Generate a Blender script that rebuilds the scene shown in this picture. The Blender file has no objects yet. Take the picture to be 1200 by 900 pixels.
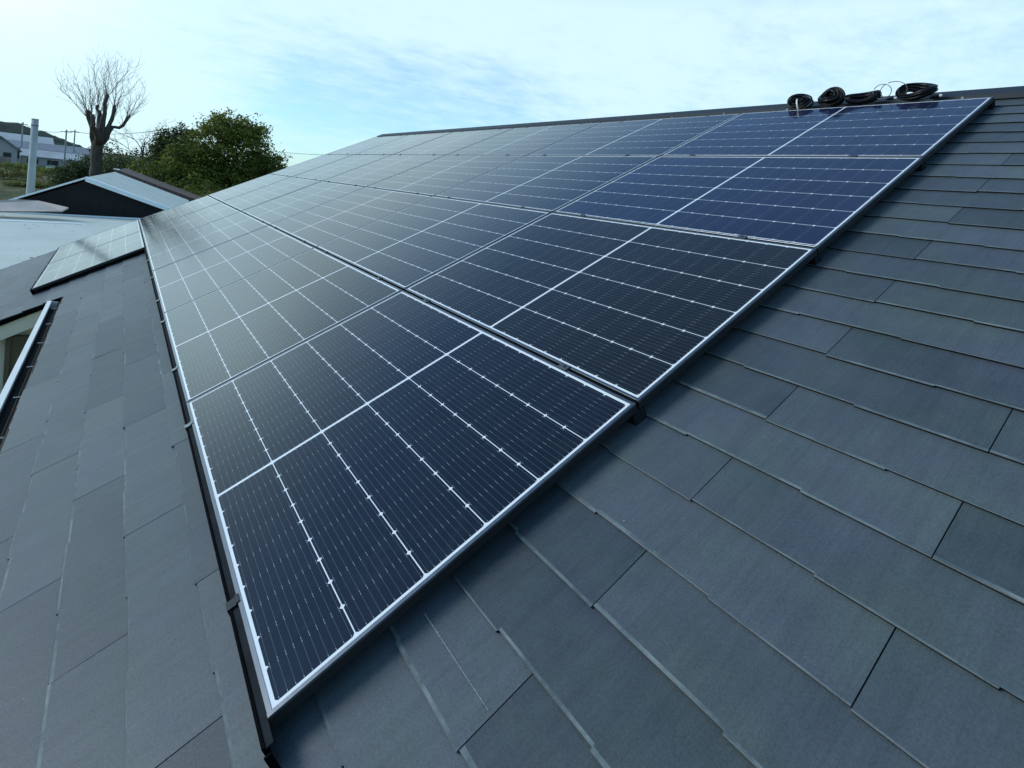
import bpy, bmesh, math, random
from mathutils import Matrix, Vector, noise as mnoise
rad = math.radians
scene = bpy.context.scene
col = scene.collection

# ------------------------------------------------------------------ camera
RW = [[0.80629238, -0.58158057, 0.10796595], [0.05950779, -0.10184578, -0.99301876], [0.58851629, 0.80708827, -0.0475089]]
CW = Vector((-0.300987, -1.067725, 4.658522))
cd = bpy.data.cameras.new('camera'); cam = bpy.data.objects.new('camera', cd); col.objects.link(cam)
cam.matrix_world = Matrix(((RW[0][0], -RW[1][0], -RW[2][0], CW.x), (RW[0][1], -RW[1][1], -RW[2][1], CW.y),
                           (RW[0][2], -RW[1][2], -RW[2][2], CW.z), (0, 0, 0, 1)))
cd.sensor_width = 36; cd.sensor_fit = 'HORIZONTAL'; cd.lens = 634.67 / 1200 * 36
cd.shift_y = (260.16 - 450) / 1200
cd.clip_start = 0.05; cd.clip_end = 8000
scene.camera = cam

# ------------------------------------------------------------------ light
SUN_AZ, SUN_EL = rad(-58), rad(31)          # azimuth from +Y towards +X
SKY_STRENGTH = 0.10
w = bpy.data.worlds.new('World'); scene.world = w; w.use_nodes = True
nt = w.node_tree; nt.nodes.clear()
def wn(t, **k):
    n = nt.nodes.new(t)
    for a, b in k.items(): setattr(n, a, b)
    return n
out = wn('ShaderNodeOutputWorld'); bg = wn('ShaderNodeBackground'); bg.inputs[1].default_value = SKY_STRENGTH
sky = wn('ShaderNodeTexSky', sky_type='NISHITA', sun_disc=False, sun_elevation=SUN_EL, sun_rotation=SUN_AZ)
sky.air_density = 1.0; sky.dust_density = 0.6; sky.ozone_density = 1.5
tc = wn('ShaderNodeTexCoord'); sep = wn('ShaderNodeSeparateXYZ'); nt.links.new(tc.outputs['Generated'], sep.inputs[0])
def wmath(op, a, b=None, c=None, clamp=False):
    n = wn('ShaderNodeMath', operation=op); n.use_clamp = clamp
    for i, v in enumerate((a, b, c)):
        if v is None: continue
        if isinstance(v, (int, float)): n.inputs[i].default_value = v
        else: nt.links.new(v, n.inputs[i])
    return n.outputs[0]
zc = wmath('MAXIMUM', sep.outputs[2], 0.0)
den = wmath('ADD', zc, 0.11)
px = wmath('DIVIDE', sep.outputs[0], den); py = wmath('DIVIDE', sep.outputs[1], den)
comb = wn('ShaderNodeCombineXYZ'); nt.links.new(px, comb.inputs[0]); nt.links.new(py, comb.inputs[1])
def wnoise(scale, detail, rough, offs=(0, 0, 0), sc=(1, 1, 1), rot=0, dist=0):
    mp = wn('ShaderNodeMapping'); mp.inputs['Location'].default_value = offs; mp.inputs['Scale'].default_value = sc
    mp.inputs['Rotation'].default_value = (0, 0, rot)
    nt.links.new(comb.outputs[0], mp.inputs[0])
    n = wn('ShaderNodeTexNoise'); n.inputs['Scale'].default_value = scale; n.inputs['Detail'].default_value = detail
    n.inputs['Roughness'].default_value = rough; n.inputs['Distortion'].default_value = dist
    nt.links.new(mp.outputs[0], n.inputs['Vector']); return n.outputs[0]
big = wnoise(0.55, 3, 0.5, offs=(3.1, 7.7, 0), sc=(1, 1, 1))
fine = wnoise(3.4, 8, 0.66, offs=(1.3, 0.4, 2.0), sc=(1.0, 1.25, 1), rot=rad(-38), dist=0.15)
streak = wnoise(9.0, 5, 0.6, offs=(9.3, 2.4, 1.0), sc=(0.8, 1.2, 1), rot=rad(-38), dist=0.1)
def dirblob(az, el, power):
    d = Vector((math.sin(rad(az)) * math.cos(rad(el)), math.cos(rad(az)) * math.cos(rad(el)), math.sin(rad(el))))
    n = wn('ShaderNodeVectorMath', operation='DOT_PRODUCT'); nt.links.new(tc.outputs['Generated'], n.inputs[0]); n.inputs[1].default_value = d
    return wmath('POWER', wmath('MAXIMUM', n.outputs['Value'], 0.0), power)
cover = wmath('MULTIPLY_ADD', big, 0.55, 0.25)
cover = wmath('MULTIPLY_ADD', fine, 0.65, cover)
cover = wmath('MULTIPLY_ADD', streak, 0.30, cover)
# openings of blue sky in the cloud layer, and where the layer is thicker; cover behind the camera cut to deepen shade
for az, el, pw, am in ((14, 6, 180, -0.42), (24, 7.5, 180, -0.38), (34, 8, 200, -0.30), (80, 17, 90, -0.16), (66, 9, 120, -0.06), (-14, 12, 12, 0.26), (-100, 20, 2, -0.15), (180, 30, 2, -0.42), (35, 18, 25, 0.14), (50, 15, 120, 0.10)):
    cover = wmath('MULTIPLY_ADD', dirblob(az, el, pw), am, cover)
hi = wn('ShaderNodeMapRange'); hi.inputs['From Min'].default_value = 0.33; hi.inputs['From Max'].default_value = 0.55   # the layer thins out overhead
hi.inputs['To Min'].default_value = 1.0; hi.inputs['To Max'].default_value = 0.12; nt.links.new(sep.outputs[2], hi.inputs['Value'])
cmask = wn('ShaderNodeMapRange'); cmask.interpolation_type = 'SMOOTHSTEP'
cmask.inputs['From Min'].default_value = 0.56; cmask.inputs['From Max'].default_value = 1.16
cmask.inputs['To Min'].default_value = 0.30; cmask.inputs['To Max'].default_value = 0.92
nt.links.new(cover, cmask.inputs['Value'])
glow = wmath('ADD', wmath('MULTIPLY', dirblob(-62, 28, 18), 0.8), wmath('MULTIPLY', dirblob(-10, 18, 90), 0.42), clamp=True)  # bright sky near the sun, plus unseen patch added to brighten the far panels
ccol = wn('ShaderNodeMix', data_type='RGBA'); nt.links.new(glow, ccol.inputs['Factor'])
ccol.inputs['A'].default_value = (4.3, 5.75, 6.25, 1); ccol.inputs['B'].default_value = (10.5, 14.6, 16, 1)
mixs = wn('ShaderNodeMix', data_type='RGBA'); nt.links.new(wmath('MULTIPLY', cmask.outputs[0], hi.outputs[0]), mixs.inputs['Factor'])
tint = wn('ShaderNodeMix', data_type='RGBA', blend_type='MULTIPLY'); tint.inputs['Factor'].default_value = 1.0
nt.links.new(sky.outputs[0], tint.inputs['A']); tint.inputs['B'].default_value = (0.56, 0.92, 1.13, 1)
nt.links.new(tint.outputs['Result'], mixs.inputs['A']); nt.links.new(ccol.outputs['Result'], mixs.inputs['B'])
nt.links.new(mixs.outputs['Result'], bg.inputs[0]); nt.links.new(bg.outputs[0], out.inputs[0])
w.cycles.sampling_method = 'MANUAL'; w.cycles.sample_map_resolution = 512

sd = bpy.data.lights.new('sun', 'SUN'); sd.energy = 1.15; sd.angle = rad(24); sd.color = (1.0, 0.985, 0.96)
sun = bpy.data.objects.new('sun', sd); col.objects.link(sun)
sdir = Vector((math.sin(SUN_AZ) * math.cos(SUN_EL), math.cos(SUN_AZ) * math.cos(SUN_EL), math.sin(SUN_EL)))
sun.rotation_euler = sdir.to_track_quat('Z', 'Y').to_euler(); sun.location = (0, 0, 40)

vs = scene.view_settings
vs.view_transform = 'Standard'; vs.look = 'None'; vs.gamma = 1; vs.use_curve_mapping = False; vs.exposure = 0.82
scene.render.engine = 'CYCLES'

# ------------------------------------------------------------------ roof frame
PITCH = rad(26.565); Z0 = 3.55; D = 0.078        # panel glass plane passes Z0 at v = 0; slates lie D below it
SU, SV = 1.732, 1.154
cA, sA = math.cos(PITCH), math.sin(PITCH)
EV = Vector((cA, 0, sA)); EU = Vector((0, 1, 0)); EN = Vector((-sA, 0, cA))
def rp(v, u, h=0.0): return EV * v + EU * u + EN * h + Vector((0, 0, Z0))
def roofmat(v, u, h=0.0):                        # local x = -u, y = v, z = n
    p = rp(v, u, h)
    return Matrix(((0, EV.x, EN.x, p.x), (-1, EV.y, EN.y, p.y), (0, EV.z, EN.z, p.z), (0, 0, 0, 1)))

# ------------------------------------------------------------------ node helper
class NX:
    def __init__(s, t, o): s.t, s.o = t, o
    def _m(s, op, *a, clamp=False):
        n = s.t.nodes.new('ShaderNodeMath'); n.operation = op; n.use_clamp = clamp
        for i, v in enumerate((s,) + a):
            if isinstance(v, NX): s.t.links.new(v.o, n.inputs[i])
            else: n.inputs[i].default_value = v
        return NX(s.t, n.outputs[0])
    def __add__(s, b): return s._m('ADD', b)
    def __sub__(s, b): return s._m('SUBTRACT', b)
    def __mul__(s, b): return s._m('MULTIPLY', b)
    def __truediv__(s, b): return s._m('DIVIDE', b)
    def abs(s): return s._m('ABSOLUTE')
    def floor(s): return s._m('FLOOR')
    def frac(s): return s._m('FRACT')
    def lt(s, b): return s._m('LESS_THAN', b)
    def gt(s, b): return s._m('GREATER_THAN', b)
    def max(s, b): return s._m('MAXIMUM', b)
    def min(s, b): return s._m('MINIMUM', b)
    def pow(s, b): return s._m('POWER', b)

class Mat:
    def __init__(s, name, base=(0.5, 0.5, 0.5), rough=0.6, metal=0.0, spec=0.5):
        s.m = bpy.data.materials.new(name); s.m.use_nodes = True; s.t = s.m.node_tree
        s.b = s.t.nodes['Principled BSDF']
        s.b.inputs['Base Color'].default_value = (*base, 1); s.b.inputs['Roughness'].default_value = rough
        s.b.inputs['Metallic'].default_value = metal; s.b.inputs['Specular IOR Level'].default_value = spec
    def node(s, t, **k):
        n = s.t.nodes.new(t)
        for a, b in k.items(): setattr(n, a, b)
        return n
    def link(s, a, b): s.t.links.new(a.o if isinstance(a, NX) else a, b)
    def coord(s, kind='Object', scale=(1, 1, 1), loc=(0, 0, 0)):
        c = s.node('ShaderNodeTexCoord'); m = s.node('ShaderNodeMapping')
        m.inputs['Scale'].default_value = scale; m.inputs['Location'].default_value = loc
        s.link(c.outputs[kind], m.inputs[0]); return m.outputs[0]
    def noise(s, vec, scale, detail=4, rough=0.55, dist=0.0):
        n = s.node('ShaderNodeTexNoise'); n.inputs['Scale'].default_value = scale; n.inputs['Detail'].default_value = detail
        n.inputs['Roughness'].default_value = rough; n.inputs['Distortion'].default_value = dist
        s.link(vec, n.inputs['Vector']); return NX(s.t, n.outputs[0])
    def ramp(s, f, stops):
        r = s.node('ShaderNodeValToRGB'); s.link(f, r.inputs[0]); e = r.color_ramp.elements
        while len(e) < len(stops): e.new(0.5)
        for i, (p, c) in enumerate(stops): e[i].position = p; e[i].color = (*c, 1)
        return r.outputs[0]
    def mix(s, f, a, b, blend='MIX'):
        n = s.node('ShaderNodeMix', data_type='RGBA', blend_type=blend)
        for key, v in (('Factor', f), ('A', a), ('B', b)):
            if isinstance(v, (int, float)): n.inputs[key].default_value = v
            elif isinstance(v, tuple): n.inputs[key].default_value = (*v, 1)
            else: s.link(v, n.inputs[key])
        return n.outputs['Result']
    def bump(s, h, strength=0.3, dist=0.01):
        b = s.node('ShaderNodeBump'); b.inputs['Strength'].default_value = strength; b.inputs['Distance'].default_value = dist
        s.link(h, b.inputs['Height']); s.link(b.outputs[0], s.b.inputs['Normal'])
    def base(s, c): s.link(c, s.b.inputs['Base Color'])
    def _n(s, x): return (x - 0.24).max(0.0) * 0.30
    def rough(s, r): s.link(r, s.b.inputs['Roughness'])

def mottled(name, c0, c1, scale=3, rough=0.6, metal=0.0, bump=0.0, bscale=60, kind='Object', sc=(1, 1, 1), spec=0.5):
    m = Mat(name, c0, rough, metal, spec); v = m.coord(kind, sc)
    m.base(m.ramp(m.noise(v, scale, 6, 0.6), [(0.3, c0), (0.7, c1)]))
    if bump: m.bump(m.noise(v, bscale, 4), bump, 0.005)
    return m.m

# slates: dark blue-grey fibre cement with faint grain running up the slope
def slate_material(name, dark, light):
    m = Mat(name, dark, 0.5, 0, 0.36); v = m.coord()
    at = m.node('ShaderNodeAttribute', attribute_name='tone'); tone = NX(m.t, at.outputs['Fac'])
    big = m.noise(v, 1.6, 5, 0.6); mid = m.noise(v, 9, 5, 0.65)
    grain = m.noise(m.coord(scale=(55, 4, 20)), 3.0, 4, 0.6)
    f = big * 0.46 + mid * 0.34 + grain * 0.14 + tone * 0.42 - 0.20
    c = m.ramp(f, [(0.25, dark), (0.75, light)])
    hue = m.noise(m.coord(loc=(5, 3, 1)), 3.2, 3, 0.6)
    c = m.mix(1.0, c, m.ramp(hue, [(0.35, (1.0, 1.06, 0.96)), (0.65, (0.99, 0.97, 1.07))]), 'MULTIPLY')
    # scattered pale specks and scuffs
    vo = m.node('ShaderNodeTexVoronoi'); vo.inputs['Scale'].default_value = 13.0; m.link(v, vo.inputs['Vector'])
    sel = NX(m.t, vo.outputs['Distance']).lt(0.020) * m.noise(v, 1.9, 2).gt(0.50)
    c = m.mix(sel * 0.75, c, (0.45, 0.47, 0.45))
    sc = m.noise(m.coord(scale=(30, 9, 20)), 2.0, 6, 0.75) * m.noise(v, 2.3, 3)
    c = m.mix(sc.gt(0.43) * 0.16, c, (0.3, 0.33, 0.32))
    # run-off streaks and grime down the slope
    st = m.noise(m.coord(scale=(14, 1.1, 8)), 2.2, 5, 0.65) * 0.6 + m.noise(m.coord(scale=(40, 2.0, 8)), 2.0, 3, 0.6) * 0.4
    c = m.mix(1.0, c, m.ramp(st, [(0.36, (0.88, 0.88, 0.88)), (0.52, (1.0, 1.0, 1.0)), (0.66, (1.08, 1.09, 1.07))]), 'MULTIPLY')
    pit = m.noise(v, 210, 3, 0.7)
    c = m.mix(1.0, c, m.ramp(pit, [(0.36, (0.84, 0.84, 0.84)), (0.5, (1.0, 1.0, 1.0)), (0.68, (1.16, 1.16, 1.15))]), 'MULTIPLY')
    m.base(c)
    m.b.inputs['Sheen Weight'].default_value = 0.015; m.b.inputs['Sheen Roughness'].default_value = 0.4
    m.rough(grain * 0.16 + mid * 0.16 + 0.34)
    m.bump(grain * 0.9 + m.noise(v, 160, 3) * 0.45 + m.noise(v, 14, 3) * 0.8, 0.34, 0.0025)
    return m.m
M = {}
M['slate'] = slate_material('slate', (0.043, 0.056, 0.064), (0.086, 0.104, 0.113))
M['slate_edge'] = None
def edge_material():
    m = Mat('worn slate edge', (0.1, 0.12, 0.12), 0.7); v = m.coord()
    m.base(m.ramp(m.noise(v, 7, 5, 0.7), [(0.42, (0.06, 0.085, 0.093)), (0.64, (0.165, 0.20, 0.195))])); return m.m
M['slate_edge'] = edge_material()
M['slate_cut_shade'] = mottled('shaded slate cut edge', (0.010, 0.013, 0.015), (0.020, 0.025, 0.028), 8, 0.9, spec=0.1)  # front faces darkened: shade below each slate edge put into the colour
M['underlay'] = mottled('underlay', (0.006, 0.007, 0.008), (0.012, 0.012, 0.013), rough=0.9)
M['ridge'] = mottled('dark coated steel', (0.016, 0.021, 0.026), (0.024, 0.030, 0.036), 2, 0.5, 0.0, spec=0.25)
M['frame'] = mottled('dark anodised aluminium', (0.17, 0.18, 0.19), (0.22, 0.23, 0.24), 5, 0.33, 1.0, sc=(1, 12, 12))
M['black_metal'] = mottled('black steel', (0.002, 0.0025, 0.003), (0.004, 0.005, 0.0055), 6, 0.75, spec=0.02)
M['frame_side'] = mottled('shaded black anodised side', (0.012, 0.013, 0.014), (0.02, 0.021, 0.022), 9, 0.45, 0.2)  # black frame metal, darker than the lip: the side's shade is painted in
M['clamp'] = mottled('grey steel clamp', (0.10, 0.108, 0.115), (0.15, 0.16, 0.17), 20, 0.4, 0.7)
M['rail'] = mottled('dark rail', (0.013, 0.016, 0.019), (0.024, 0.028, 0.032), 9, 0.75, 0.0, spec=0.04)
M['cable'] = mottled('black cable sheath', (0.004, 0.004, 0.005), (0.008, 0.008, 0.009), 12, 0.24, spec=0.18)
M['pale_wire'] = mottled('grey wire', (0.10, 0.11, 0.12), (0.16, 0.17, 0.18), 12, 0.4)
M['glint_cap'] = mottled('white coil glint and plug cap', (0.62, 0.63, 0.62), (0.75, 0.75, 0.74), 12, 0.35)  # plug caps, and the glint painted on a coil
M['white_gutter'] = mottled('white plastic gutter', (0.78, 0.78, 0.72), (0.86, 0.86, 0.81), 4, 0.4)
M['gutter_in'] = mottled('dark gutter trough', (0.010, 0.010, 0.008), (0.024, 0.022, 0.017), 9, 0.8)  # near-black trough and inner wall
M['cream'] = mottled('cream render', (0.60, 0.59, 0.47), (0.68, 0.67, 0.55), 3, 0.75, bump=0.2)
M['shade_brown'] = mottled('brown soffit shade', (0.07, 0.06, 0.04), (0.11, 0.095, 0.06), 5, 0.5)
M['chalk'] = mottled('chalk', (0.12, 0.145, 0.155), (0.40, 0.42, 0.42), 45, 0.9)

def laminate_material():
    m = Mat('solar cells under glass', (0.01, 0.01, 0.02), 0.1, 0, 0.5)
    c = m.node('ShaderNodeTexCoord'); sp = m.node('ShaderNodeSeparateXYZ'); m.link(c.outputs['Object'], sp.inputs[0])
    x = NX(m.t, sp.outputs[0]); y = NX(m.t, sp.outputs[1])
    PX, PY, MID = 0.0927, 0.1839, 0.0062
    ax = x.abs(); xr = ax - MID; fx = xr / PX; ys = y / PY
    gx = ((fx + 0.5).frac() - 0.5).abs() * PX
    gy = ((ys + 0.5).frac() - 0.5).abs() * PY
    outside = ax.lt(MID).max(ax.gt(MID + 9 * PX)).max(y.abs().gt(3 * PY))
    white = outside.max(gy.lt(0.0014)).max((gx + gy).lt(0.0072))
    bb = ((ys * 10).frac() - 0.5).abs() * (PY / 10)
    bus = bb.lt(0.00045)
    pad = bb.lt(0.0008) * gx.lt(0.0075) * gx.gt(0.0012)
    # colour of the silicon: per panel (object colour, BLUE ones hold sky reflection), per cell, and a soft drift
    oi = m.node('ShaderNodeObjectInfo')
    cv = m.node('ShaderNodeCombineXYZ'); m.link(fx.floor() + x.gt(0) * 20, cv.inputs[0]); m.link(ys.floor(), cv.inputs[1]); m.link(NX(m.t, oi.outputs['Random']) * 50, cv.inputs[2])
    wn_ = m.node('ShaderNodeTexWhiteNoise', noise_dimensions='3D'); m.link(cv.outputs[0], wn_.inputs['Vector'])
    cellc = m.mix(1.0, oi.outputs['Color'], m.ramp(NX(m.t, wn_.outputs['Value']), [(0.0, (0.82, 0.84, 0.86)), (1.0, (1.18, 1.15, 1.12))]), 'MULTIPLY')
    drift = m.noise(c.outputs['Object'], 1.4, 2)
    cellc = m.mix(1.0, cellc, m.ramp(drift, [(0.35, (0.8, 0.9, 0.95)), (0.65, (1.2, 1.1, 1.1))]), 'MULTIPLY')
    k = m.mix(bus, cellc, (0.075, 0.09, 0.105))
    k = m.mix(pad, k, (0.21, 0.23, 0.24))
    k = m.mix(white, k, (0.72, 0.75, 0.75))
    dm = m.noise(m.coord(scale=(1.2, 3.0, 1), loc=(2, 7, 0)), 2.6, 6, 0.7) * m.noise(c.outputs['Object'], 24, 4, 0.7)
    k = m.mix(m._n(dm), k, (0.125, 0.145, 0.16))      # dust dried on the glass
    m.base(k)
    dust = m.noise(m.coord(scale=(1, 1, 1)), 3.0, 5, 0.65)
    m.rough(dust * 0.09 + 0.05)
    m.b.inputs['IOR'].default_value = 1.46
    m.b.inputs['Sheen Weight'].default_value = 0.03; m.b.inputs['Sheen Roughness'].default_value = 0.35   # sheen added to lift the far panels' grazing reflection
    m.bump(m.noise(c.outputs['Object'], 2.2, 2), 0.02, 0.02)
    return m.m
M['laminate'] = laminate_material()

# ------------------------------------------------------------------ mesh helper
class MB:
    def __init__(s): s.v, s.f, s.mi, s.tone = [], [], [], []
    def face(s, idx, mi=0, tone=0.5): s.f.append(idx); s.mi.append(mi); s.tone.append(tone)
    def poly(s, pts, mi=0, tone=0.5):
        b = len(s.v); s.v.extend([tuple(p) for p in pts]); s.face(list(range(b, b + len(pts))), mi, tone)
    def box(s, lo, hi, mi=0):
        x0, y0, z0 = lo; x1, y1, z1 = hi; b = len(s.v)
        s.v += [(x0, y0, z0), (x1, y0, z0), (x1, y1, z0), (x0, y1, z0), (x0, y0, z1), (x1, y0, z1), (x1, y1, z1), (x0, y1, z1)]
        for q in ((3, 2, 1, 0), (4, 5, 6, 7), (0, 1, 5, 4), (1, 2, 6, 5), (2, 3, 7, 6), (3, 0, 4, 7)): s.face([b + i for i in q], mi)
    def prism(s, prof, axis_pts, mi=0):
        """prof: list of Vectors (a closed section) swept by the offset vector axis_pts"""
        b = len(s.v); n = len(prof); off = Vector(axis_pts)
        s.v += [tuple(Vector(p)) for p in prof] + [tuple(Vector(p) + off) for p in prof]
        s.face(list(range(n))[::-1], mi); s.face(list(range(n, 2 * n)), mi); base = b
        s.f[-2] = [base + i for i in s.f[-2]]; s.f[-1] = [base + i for i in s.f[-1]]
        for i in range(n):
            j = (i + 1) % n; s.face([base + i, base + j, base + n + j, base + n + i], mi)
    def tube(s, pts, rads, n=6, mi=0, cap=True, closed=False):
        pts = [Vector(p) for p in pts]; b = len(s.v); N = len(pts)
        if isinstance(rads, (int, float)): rads = [rads] * N
        up = None
        for i, p in enumerate(pts):
            d = (pts[min(i + 1, N - 1)] - pts[max(i - 1, 0)])
            if d.length < 1e-9: d = Vector((0, 0, 1))
            d.normalize()
            if up is None:
                up = Vector((1, 0, 0)) if abs(d.x) < 0.8 else Vector((0, 1, 0))
            a = (up - d * up.dot(d))
            if a.length < 1e-6: a = d.orthogonal()
            a.normalize(); up = a; c = d.cross(a)
            for k in range(n):
                t = 2 * math.pi * k / n
                s.v.append(tuple(p + (a * math.cos(t) + c * math.sin(t)) * rads[i]))
        for i in range(N - 1):
            for k in range(n):
                s.face([b + i * n + k, b + i * n + (k + 1) % n, b + (i + 1) * n + (k + 1) % n, b + (i + 1) * n + k], mi)
        if cap:
            s.face([b + k for k in range(n)][::-1], mi); s.face([b + (N - 1) * n + k for k in range(n)], mi)
    def mesh(s, name, mats, smooth=False):
        me = bpy.data.meshes.new(name); me.from_pydata(s.v, [], s.f); me.update()
        for m in (mats if isinstance(mats, (list, tuple)) else [mats]): me.materials.append(m)
        me.polygons.foreach_set('material_index', s.mi)
        if smooth: me.polygons.foreach_set('use_smooth', [True] * len(s.f))
        a = me.attributes.new('tone', 'FLOAT', 'FACE'); a.data.foreach_set('value', s.tone)
        return me
WM = {}
def link(o, Mw, parent=None):
    WM[o.name] = Mw; col.objects.link(o)
    if parent: o.parent = parent; o.matrix_basis = WM[parent.name].inverted() @ Mw
    else: o.matrix_basis = Mw
    return o
def tag(o, label, cat, group=None, kind=None):
    o['label'] = label; o['category'] = cat
    if group: o['group'] = group
    if kind: o['kind'] = kind
    return o
I4 = Matrix.Identity(4)
def obj(name, mb, mats, parent=None, Mw=I4, smooth=False):
    me = mb if isinstance(mb, bpy.types.Mesh) else mb.mesh(name, mats, smooth)
    return link(bpy.data.objects.new(name, me), Mw, parent)
def thing(name, label, cat, Mw=I4, group=None):
    if isinstance(Mw, Vector): Mw = Matrix.Translation(Mw)
    o = link(bpy.data.objects.new(name, None), Mw); o.empty_display_size = 0.2
    return tag(o, label, cat, group)

# ------------------------------------------------------------------ setting: ground and far hill
def ground():
    m = Mat('field grass and soil', (0.05, 0.06, 0.02), 0.95, 0, 0.2); v = m.coord()
    a = m.noise(v, 0.035, 6, 0.6); b = m.noise(m.coord(scale=(1, 0.35, 1)), 0.5, 6, 0.7)
    m.base(m.ramp(a * 0.55 + b * 0.5, [(0.40, (0.018, 0.030, 0.010)), (0.49, (0.05, 0.066, 0.018)), (0.55, (0.095, 0.085, 0.038)), (0.64, (0.17, 0.14, 0.085))]))
    m.bump(m.noise(v, 3, 5), 0.6, 0.2)
    mb = MB(); R = 6000
    n = 24
    pts = [(R * math.cos(2 * math.pi * i / n), R * math.sin(2 * math.pi * i / n), 0) for i in range(n)]
    mb.poly(pts); o = obj('ground', mb, m.m); o['kind'] = 'structure'
ground()
def hill():
    m = Mat('wooded hill', (0.03, 0.04, 0.03), 0.95, 0, 0.1); v = m.coord()
    m.base(m.ramp(m.noise(v, 0.12, 6, 0.7), [(0.35, (0.022, 0.034, 0.026)), (0.65, (0.052, 0.068, 0.050))]))
    mb = MB(); nx, ny = 160, 26
    for j in range(ny):
        for i in range(nx):
            x = -700 + 690 * i / (nx - 1); y = 560 + 160 * j / (ny - 1)
            t = math.sin(math.pi * min(1, j / (ny - 1)))
            prof = 20.5 + (-(x + 75)) * 0.05 if x < -75 else 20.5 * max(0.0, 1 - (((x + 75) / 62) ** 1.25 if x > -75 else 0))
            h = t ** 0.7 * prof + (mnoise.noise(Vector((x * .11, y * .11, 0))) * 1.6 + mnoise.noise(Vector((x * .3, y * .3, 5))) * 2.2) * t * (1 if prof > 1 else prof)
            mb.v.append((x, y, h - 0.3))
    for j in range(ny - 1):
        for i in range(nx - 1): mb.face([j * nx + i, j * nx + i + 1, (j + 1) * nx + i + 1, (j + 1) * nx + i])
    o = obj('hill', mb, m.m, smooth=True); o['kind'] = 'structure'
hill()

# ------------------------------------------------------------------ the house
random.seed(4)
house = thing('house', 'house with a dark blue-grey slate roof that carries the solar panels', 'house', Vector((2, 4, 0)))
VE, VR, UN, UF, UW, VW = -0.85, 4.95, -4.2, 10.78, 6.16, -3.3   # eave, ridge, near end, far end, wing start, wing eave
EXPO, SW, V0, U0 = 0.182, 0.910, 0.2758, -0.2872
def slate_roof():
    """every slate a real piece with a three-step lower edge, in roof-local axes (x=-u, y=v, z=n)"""
    mb = MB()
    k0 = math.ceil((VW - V0) / EXPO); k1 = math.floor((VR - 0.03 - V0) / EXPO)
    H = -D
    for k in range(k0, k1 + 1):
        v = V0 + EXPO * k
        ua, ub = (UN, UF) if v > VE - 0.03 else (UW, UF)
        ph = U0 if k % 2 == 0 else U0 + SW / 2
        j = math.floor((ua - ph) / SW)
        while ph + j * SW < ub:
            a, b = ph + j * SW, ph + (j + 1) * SW; j += 1
            a0, b0 = max(a, ua) + 0.0014, min(b, ub) - 0.0014
            if b0 - a0 < 0.02: continue
            tone = random.random()
            pat = random.choice(((0, 1, 0), (1, 0, 1), (0, 1, 2), (2, 1, 0), (0, 1, 0), (1, 0, 1)))
            cuts = [a, a + SW * random.uniform(.29, .36), a + SW * random.uniform(.63, .70), b]
            lift = random.uniform(-0.0006, 0.0012)
            lower = []
            for i in range(3):
                l, r = max(cuts[i], a0), min(cuts[i + 1], b0)
                if r - l < 1e-4: continue
                dv = -0.0055 * pat[i] + random.uniform(-0.0008, 0.0008)
                lower += [(l, v + dv), (r - 0.002 if i < 2 else r, v + dv)]
            top = H + 0.0085 + lift; up_h = H + 0.0008; vt = min(v + EXPO + 0.012, VR)
            def ht(vv): return top + (up_h - top) * (vv - v) / EXPO
            chs = []
            for i in range(len(lower) // 2):
                q = random.choice((0.0010, 0.0014, 0.0020)); chs += [q, q]
            bw = []
            for i in range(len(lower) // 2):
                q = random.choice((0.0012, 0.003, 0.005, 0.007, 0.009)); bw += [q, q * random.uniform(.6, 1.3)]
            P = [(-u, vv + ch, ht(vv + ch)) for (u, vv), ch in zip(lower, chs)]
            W_ = [(-u, vv + ch + b_, ht(vv + ch + b_)) for (u, vv), ch, b_ in zip(lower, chs, bw)]
            Q = [(-u, vv, ht(vv) - 0.0004 - ch * 0.5) for (u, vv), ch in zip(lower, chs)]
            B = [(-u, vv + 0.0012, H + 0.0028) for u, vv in lower]
            base = len(mb.v); n = len(P)
            mb.v += P + Q + B + [(-b0, vt, ht(vt)), (-a0, vt, ht(vt)), (-b0, vt, H - 0.006), (-a0, vt, H - 0.006)] + W_; w0 = base + 3 * n + 4
            mb.face([w0 + i for i in range(n)][::-1] + [base + 3 * n + 1, base + 3 * n], 0, tone)
            for i in range(n - 1):
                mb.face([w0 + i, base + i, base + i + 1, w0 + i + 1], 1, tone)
                mb.face([base + i, base + n + i, base + n + i + 1, base + i + 1], 0, tone)
                mb.face([base + n + i, base + 2 * n + i, base + 2 * n + i + 1, base + n + i + 1], 3, tone)
            mb.face([base + n - 1, base + 2 * n - 1, base + 3 * n - 1, base + 3 * n + 2, base + 3 * n, w0 + n - 1], 0, tone)
            mb.face([base, w0, base + 3 * n + 1, base + 3 * n + 3, base + 2 * n, base + n], 0, tone)
    # boarding under the slates and the slope behind the ridge
    for ua, ub, va, vb in ((UN, UF, VE + 0.01, VR), (UW, UF, VW + 0.01, VE + 0.01)):
        mb.box((-ub, va, H - 0.040), (-ua, vb, H - 0.004), 2)
    return mb
Mroof = roofmat(0, 0)
roof = obj('roof', slate_roof(), [M['slate'], M['slate_edge'], M['underlay'], M['slate_cut_shade']], house, Mroof)
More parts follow.
